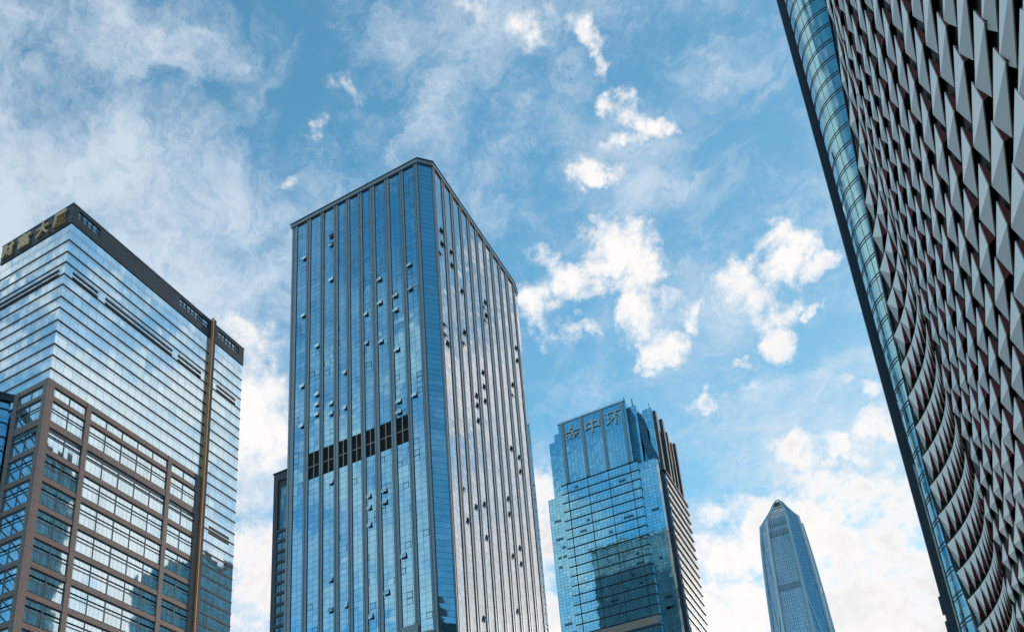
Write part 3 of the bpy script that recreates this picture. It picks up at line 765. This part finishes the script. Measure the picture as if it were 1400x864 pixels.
# ribs on the four main faces
for j in (0, 2, 4, 6):
    mb = MB()
    for t_ in range(1, 11):
        f_ = t_ / 11
        for i in range(2, 8):
            if LEV[i + 1][0] > 580 or LEV[i][0] > 545: continue
            A = ring[i][j].lerp(ring[i][j + 1], f_); B_ = ring[i + 1][j].lerp(ring[i + 1][j + 1], f_)
            mb.bar(A, B_, .55, 1.0)
    mb.build('rib', M['steel4'], T4)
def at_z(z, j):
    for i in range(len(LEV) - 1):
        if LEV[i][0] <= z <= LEV[i + 1][0]:
            t_ = (z - LEV[i][0]) / (LEV[i + 1][0] - LEV[i][0]); return ring[i][j].lerp(ring[i + 1][j], t_)
for (za, zb_) in ((466, 474), (541, 548), (556, 560)):
    for j in (0, 2, 6):
        mb = MB()
        A, B_, C_, D_ = at_z(za, j), at_z(za, j + 1), at_z(zb_, j + 1), at_z(zb_, j)
        nrm = (B_ - A).cross(D_ - A).normalized(); c_ = (A + B_) / 2 - Vector((c4.x, c4.y, za))
        if nrm.dot(c_) < 0: nrm = -nrm
        mb.face([v + nrm * .62 for v in (A.lerp(B_, .02), A.lerp(B_, .98), D_.lerp(C_, .98), D_.lerp(C_, .02))])
        mb.build('mechanical_band', M['louvre4'], T4)
# braces from the corner columns, open crown frame at the tip
for (ja, jb, z0_, z1_) in ((1, 2, 465, 330), (0, 7, 465, 330)):
    MB().bar(at_z(z0_, ja), at_z(z1_, jb), 1.6).build('brace', M['steel4'], T4)
tip = MB()
tc4 = c4 + latv * 2.0
for j in range(8): tip.bar(ring[-1][j], (tc4.x + (ring[-1][j].x - tc4.x) * .45, tc4.y + (ring[-1][j].y - tc4.y) * .45, 601.5), 1.2)
for j in range(8):
    A = Vector((tc4.x + (ring[-1][j].x - tc4.x) * .45, tc4.y + (ring[-1][j].y - tc4.y) * .45, 601.5)); k = (j + 1) % 8
    tip.bar(A, (tc4.x + (ring[-1][k].x - tc4.x) * .45, tc4.y + (ring[-1][k].y - tc4.y) * .45, 601.5), 1.2)
tip.build('crown_frame', M['steel4'], T4)
A, B_, C_, D_ = at_z(589, 0), at_z(589, 1), at_z(597, 1), at_z(597, 0)
o_ = -ey * .6; o3 = Vector((o_.x, o_.y, 0))
MB().face([v + o3 for v in (A.lerp(B_, .12), A.lerp(B_, .88), D_.lerp(C_, .85), D_.lerp(C_, .15))]).build('lookout_opening', M['fin5'], T4)
MB().bar(at_z(587.5, 0) + o3, at_z(587.5, 1) + o3, 1.3).build('lookout_rail', M['pale'], T4)

# ================================================================== BLOCKS SEEN MIRRORED IN THE GRANITE TOWER
M['facade7'] = glazing('striped_teal_facade', (0.07, 0.27, 0.36), 2.4, 3.6, 0.5, (0.03, 0.13, 0.19), 0.0, 0.0, 0.35, metal=0.15, rough=0.3)
for (x0, x1, y0, y1, h, lab) in ((24, 52, 92, 136.5, 150, 'teal striped office block mirrored in the left windows of the granite grid'),
                                 (58, 92, 215, 262, 172, 'dark teal slab mirrored low in the narrow glass beside the bronze fin')):
    ob_ = thing('office_block', lab, 'building', ((x0 + x1) / 2, (y0 + y1) / 2, 0))
    MB().box(x0, x1, y0, y1, 0, h).build('facade', M['facade7'], ob_)
    MB().box(x0 + .5, x1 - 8, y0 + 4, y1 - .5, h, h + 4).build('roof_plant', M['slate'], ob_)

# ================================================================== BUILDING WITH THE FACETED PANELS (right)
T6 = thing('faceted_building', 'tall building clad in white faceted panels with a curved teal glass corner', 'building', (20, 60, 0))
# the skin: panel corners (column i, step j) surveyed along the wall -> (distance y, height z)
NODES = {
    7: (2, [(37.9, 44.5), (37.3, 40.5)]),
    6: (1, [(44.9, 56.3), (44.0, 51.9), (43.1, 47.6), (42.3, 43.5), (41.3, 39.5)]),
    5: (0, [(53.1, 68.6), (52.1, 64.2), (51.1, 59.9), (50.0, 55.3), (49.0, 51.2), (48.1, 47.2), (47.1, 43.2), (46.4, 39.5)]),
    4: (0, [(60.6, 78.1), (59.3, 72.9), (58.1, 68.1), (57.2, 63.8), (56.1, 59.3), (55.1, 55.1), (54.2, 51.0), (53.1, 46.9), (52.1, 43.0), (51.1, 39.3)]),
    3: (0, [(69.2, 90.0), (68.3, 85.4), (66.7, 80.0), (65.3, 75.0), (63.8, 70.0), (62.7, 65.6), (61.7, 61.6), (60.6, 57.5), (59.5, 53.5), (58.5, 49.6), (57.4, 45.8), (56.4, 42.2), (55.2, 38.5)]),
    2: (0, [(78.5, 101.9), (76.8, 96.4), (75.1, 90.9), (74.0, 86.3), (73.1, 82.0), (71.6, 77.1), (69.5, 71.8), (68.8, 68.0), (67.6, 63.9), (66.2, 59.8), (65.5, 56.2), (64.4, 52.4), (63.3, 48.7), (62.4, 45.3), (61.5, 42.0), (60.7, 38.7)]),
    1: (0, [(87.5, 112.2), (85.4, 106.1), (84.1, 101.1), (82.3, 95.5), (80.8, 90.4), (78.9, 85.0), (77.0, 79.9), (76.1, 75.8), (74.9, 71.5), (73.7, 67.3), (72.4, 63.2), (71.4, 59.5), (70.3, 55.7), (69.3, 52.0), (68.4, 48.6), (67.3, 45.2), (66.2, 41.8), (65.4, 38.6)]),
    0: (0, [(96.5, 121.9), (95.4, 117.0), (92.3, 109.5), (90.0, 103.0), (88.5, 97.8), (86.9, 92.4), (85.2, 87.3), (83.7, 82.4), (82.8, 78.3), (81.1, 73.3), (79.3, 68.6), (78.3, 64.6), (76.9, 60.3), (75.2, 56.1), (74.2, 52.4), (72.8, 48.6), (71.6, 44.9), (70.5, 41.6), (69.6, 38.2)]),
    -1: (7, [(91.8, 90.0), (89.8, 84.4), (88.2, 79.4), (86.4, 74.4), (84.9, 69.9), (83.4, 65.4), (81.4, 60.6), (80.1, 56.5), (78.2, 52.1), (76.8, 48.2), (75.4, 44.4), (74.3, 40.9)]),
    -2: (12, [(89.4, 68.9), (87.8, 64.3), (86.0, 59.9), (83.8, 55.4), (82.4, 51.5), (81.0, 47.9), (79.8, 44.0), (78.4, 40.6)]),
}
IK = np.array([(i, j0 + n_) for i, (j0, l) in NODES.items() for n_ in range(len(l))], float)
QY = np.array([q for i, (j0, l) in NODES.items() for q in l], float)
# the pattern shrinks steadily downwards, so it is fitted in logarithms: ln(y), ln(z + 59) against column and step
LQ = np.stack([np.log(QY[:, 0]), np.log(QY[:, 1] + 59.0)], -1)
def trend(i, j):
    i, j = np.asarray(i, float), np.asarray(j, float)
    return np.stack([np.ones_like(i), j, i, np.where(i > 0, i * i, 0 * i)], -1)
PC = np.linalg.lstsq(trend(IK[:, 0], IK[:, 1]), LQ, rcond=None)[0]
def kern(A, B_): return np.exp(-(((A[:, None, 0] - B_[None, :, 0]) / 1.6) ** 2 + ((A[:, None, 1] - B_[None, :, 1]) / 5.0) ** 2) / 2)
KW = np.linalg.solve(kern(IK, IK) + .25 * np.eye(len(IK)), LQ - trend(IK[:, 0], IK[:, 1]) @ PC)
def node(i, j):
    q = np.array([[i, j]], float)
    v = (trend(q[:, 0], q[:, 1]) @ PC + kern(q, IK) @ KW)[0]
    return math.exp(float(v[0])), math.exp(float(v[1])) - 59.0
XW = 10.0                                          # the wall plane
EDGE = [(160.0, 92.0, 9.6), (130.6, 97.0, 9.98), (123.4, 104.0, 9.63), (109.6, 108.0, 8.75), (83.2, 110.0, 7.47), (60.9, 110.0, 6.67), (50.2, 110.0, 6.78), (40.5, 110.0, 7.52), (24.0, 110.0, 8.6), (-5.0, 110.0, 9.7)]
def edge_xy(z):
    """free edge of the skin: lower down it sweeps back and curls out towards the street"""
    for (za, ya, xa), (zb_, yb, xb) in zip(EDGE, EDGE[1:]):
        if zb_ <= z <= za:
            t_ = (z - zb_) / (za - zb_); return xb + (xa - xb) * t_, yb + (ya - yb) * t_
    return (EDGE[0][2], EDGE[0][1]) if z > 100 else (EDGE[-1][2], EDGE[-1][1])
_cache = {}
def plan(z):
    key = round(z * 4)
    if key not in _cache:
        xe, ye = edge_xy(key / 4)
        h = 15.0; y0 = ye - h
        m0 = .05; m1 = max(-.95, 2.7 * (xe - XW) / h)
        pts = [(XW, 0.0), (XW, y0 - .01)]
        for q in range(0, 41):
            t_ = q / 40
            h00 = 2 * t_ ** 3 - 3 * t_ ** 2 + 1; h10 = t_ ** 3 - 2 * t_ ** 2 + t_; h01 = -2 * t_ ** 3 + 3 * t_ ** 2; h11 = t_ ** 3 - t_ ** 2
            pts.append((h00 * XW + h10 * h * m0 + h01 * xe + h11 * h * m1, y0 + h * t_))
        L = [0.0]
        for a_, b_ in zip(pts, pts[1:]): L.append(L[-1] + math.hypot(b_[0] - a_[0], b_[1] - a_[1]))
        _cache[key] = (pts, L, y0)
    return _cache[key]
def skin(sv, z):
    """point of the skin sv metres along the wall at height z"""
    pts, L, y0 = plan(z)
    sv = min(max(sv, 0.0), L[-1])
    if sv <= L[1]: return Vector((XW, sv, z))
    lo, hi = 1, len(L) - 1
    while hi - lo > 1:
        md = (lo + hi) // 2
        if L[md] <= sv: lo = md
        else: hi = md
    t_ = (sv - L[lo]) / max(1e-6, L[hi] - L[lo])
    return Vector((pts[lo][0] + (pts[hi][0] - pts[lo][0]) * t_, pts[lo][1] + (pts[hi][1] - pts[lo][1]) * t_, z))
def slen(z): return plan(z)[1][-1]
def pyramid(y, z, ln, dy, dz, beta, out):
    """one pyramid panel: level upper edge A-C, slanting lower edge E-D, apex B standing proud"""
    A = skin(y, z); C_ = skin(y + ln, z); E_ = skin(y + dy, z + dz); D_ = skin(y + ln + dy, z + dz)
    nrm = (C_ - A).cross(E_ - A).normalized()
    if nrm.x > 0: nrm = -nrm
    B_ = A + (E_ - A) * .78 + (C_ - A) * beta + nrm * out
    return A, B_, C_, D_, E_, nrm
def facet(i, j):
    y, z = node(i, j); y2, z2 = node(i, j + 1)
    dy = .97 * (y2 - y) - (1.45 + .22 * max(0, 4 - i))
    dz = .95 * (z2 - z) + .1
    if y + 2.2 > plan(z)[2] + 2.0: return None          # beyond the fold the courses run level
    return pyramid(y, z, 4.5, dy, dz, min(.46, .08 + .042 * (7 - i)), .14)
def visible(p):
    p = CAM + (p - CAM) * 1.0
    d = p - CAM; z = d.dot(FWD)
    if z < 1: return None
    f = 1243.731
    return 700 + f * d.dot(RGT) / z, 920 - f * d.dot(UPV) / z
panels = []
candidates = []
for i in range(-9, 11):
    for j in range(-8, 46):
        y, z = node(i, j)
        if z < 14 or z > 158 or y < 8: continue
        candidates.append(facet(i, j))
# level courses of narrower panels round the curl at the free edge
zc_ = 158.0; course = 0
while zc_ > 14:
    pt_ = (zc_ + 59.0) * (1 - math.exp(-.0352))
    end = slen(zc_); s0 = plan(zc_)[2] + 1.6
    ln = 1.75 + 2.4 * min(1.0, max(0.0, (zc_ - 70) / 40.0))
    sv = s0 - (ln * .5 if course % 2 else 0.0)
    nn = max(1, round((end - sv) / ln)); ln = (end - sv) / nn
    for q in range(nn):
        candidates.append(pyramid(sv + q * ln, zc_, ln * .97, -.50 * ln, -.94 * pt_, .36, (.10 + .05 * ln) if ln < 2.6 else .13))
    zc_ -= pt_; course += 1
for geo in candidates:
    if geo is None: continue
    q = [visible(v) for v in (geo[0], geo[2], geo[3], geo[4])]
    if any(v is None for v in q): continue
    if min(v[0] for v in q) > 1640 or max(v[1] for v in q) < -200 or min(v[1] for v in q) > 1060: continue
    inside = min(v[0] for v in q) < 1400 and max(v[1] for v in q) > 0 and min(v[1] for v in q) < 864
    area = abs(sum(q[a_][0] * q[(a_ + 1) % 4][1] - q[(a_ + 1) % 4][0] * q[a_][1] for a_ in range(4))) / 2
    panels.append((area if inside else 0.0, geo))
panels.sort(key=lambda t: -t[0])
def add_panel(mw, mr, geo):
    A, B_, C_, D_, E_, nrm = geo
    back = -nrm * .06
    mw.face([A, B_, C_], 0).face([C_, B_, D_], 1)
    mw.face([A + back, C_ + back, B_ + back], 0).face([C_ + back, D_ + back, B_ + back], 1)
    for u, v in ((A, C_), (C_, D_), (D_, B_), (B_, A)): mw.face([u, v, v + back, u + back], 1)
    mr.face([A + back * 1.2, E_ - nrm * .15, B_ + back * 1.2])
def raw_build(mb, name, mats, parent):
    off = parent_world(parent)
    me = bpy.data.meshes.new(name); me.from_pydata([tuple(Vector(p) - off) for p in mb.v], [], mb.f)
    for mt in mats: me.materials.append(mt)
    me.polygons.foreach_set('material_index', mb.mi); me.update()
    o = bpy.data.objects.new(name, me); link(o); o.parent = parent; return o
for n_, (ar, geo) in enumerate(panels[:100]):
    mw, mr = MB(), MB(); add_panel(mw, mr, geo)
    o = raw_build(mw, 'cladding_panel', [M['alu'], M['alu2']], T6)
    raw_build(mr, 'side_infill', [M['red']], o)
mw, mr = MB(), MB()
for ar, geo in panels[100:]: add_panel(mw, mr, geo)
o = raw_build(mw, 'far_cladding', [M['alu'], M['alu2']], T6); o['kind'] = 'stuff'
raw_build(mr, 'far_infill', [M['red']], o)['kind'] = 'stuff'
# dark wall behind the panels, following the same curve
bw = MB()
zrow = [2.0 * q for q in range(0, 78)]
grid = []
for z in zrow:
    L = slen(z); row = []
    for q in range(0, 61):
        sv = 4 + (L - 4) * (1 - (1 - q / 60) ** 1.5)
        p = skin(sv, z); t_ = skin(min(L, sv + .2), z) - skin(sv - .2, z)
        nr = Vector((t_.y, -t_.x, 0)).normalized()
        row.append(p + nr * .34)
    grid.append(row)
for a_ in range(len(zrow) - 1):
    for q in range(60): bw.face([grid[a_][q], grid[a_][q + 1], grid[a_ + 1][q + 1], grid[a_ + 1][q]])
raw_build(bw, 'backing_wall', [M['black']], T6)
# solid body
MB().box(12.4, 52, -12, 114.5, 0, 177).build('body', M['slate'], T6)
# trim along the free edge of the skin
ed = MB()
for za, zb_ in zip(zrow, zrow[1:]):
    ed.bar(skin(999, za) + Vector((.1, .22, 0)), skin(999, zb_) + Vector((.1, .22, 0)), .34)
ed.build('edge_trim', M['fin5'], T6)
# curved glass corner
GC = Vector((10.9, 115.5)); GR = 4.9
def corner_pt(a_, r_, z): return Vector((GC.x - r_ * math.sin(a_), GC.y - r_ * math.cos(a_), z))
NG = 18
gl = MB()
ang = [-.25 + (math.pi / 2 + .35) * i / NG for i in range(NG + 1)]
for i in range(NG): gl.face([corner_pt(ang[i], GR, 0), corner_pt(ang[i + 1], GR, 0), corner_pt(ang[i + 1], GR, 178), corner_pt(ang[i], GR, 178)])
og = gl.build('curved_glass', M['glass5'], T6)
for p_ in og.data.polygons: p_.use_smooth = True
for k in range(0, 51):
    z = 2.2 + 3.45 * k
    for dz, hh in ((0, .085), (-.52, .06)):
        mb = MB()
        for i in range(NG):
            r0, r1 = GR + .005, GR + .045
            for (ra, rb, za, zb_) in ((r1, r1, z + dz - hh, z + dz + hh),):
                mb.face([corner_pt(ang[i], r1, za), corner_pt(ang[i + 1], r1, za), corner_pt(ang[i + 1], r1, zb_), corner_pt(ang[i], r1, zb_)])
            mb.face([corner_pt(ang[i], r0, z + dz - hh), corner_pt(ang[i + 1], r0, z + dz - hh), corner_pt(ang[i + 1], r1, z + dz - hh), corner_pt(ang[i], r1, z + dz - hh)])
            mb.face([corner_pt(ang[i], r0, z + dz + hh), corner_pt(ang[i], r1, z + dz + hh), corner_pt(ang[i + 1], r1, z + dz + hh), corner_pt(ang[i + 1], r0, z + dz + hh)])
        mb.weld = True
        mb.build('ring_band', M['dark'], T6)
# glass return between the free edge of the skin and the rounded corner
MB().box(11.6, 12.39, 88.0, 114.0, 0, 177).build('return_glass', M['glass5'], T6)
# tall dark fin at the very edge, with a pale strip painted for the bright reflection beside it
fn = MB().box(4.97, 6.20, 118.0, 119.5, 0, 179).build('edge_fin', M['fin5'], T6)
for k in range(0, 14):
    MB().box(4.70, 4.96, 118.1, 118.7, 2 + 3.45 * k, 4.4 + 3.45 * k).build('fin_louvre', M['slate'], fn)
MB().box(5.93, 6.15, 117.0, 117.3, 0, 68).build('glint_strip', M['pale'], T6)
MB().box(6.22, 12.3, 118.3, 119.2, 0, 178).build('return_wall', M['fin5'], T6)

# the whole building is set nearer the camera: 0.7 of the survey distance and size
S6 = 0.7
T6.location = CAM + (Vector(T6.location) - CAM) * S6
T6.scale = (S6, S6, S6)
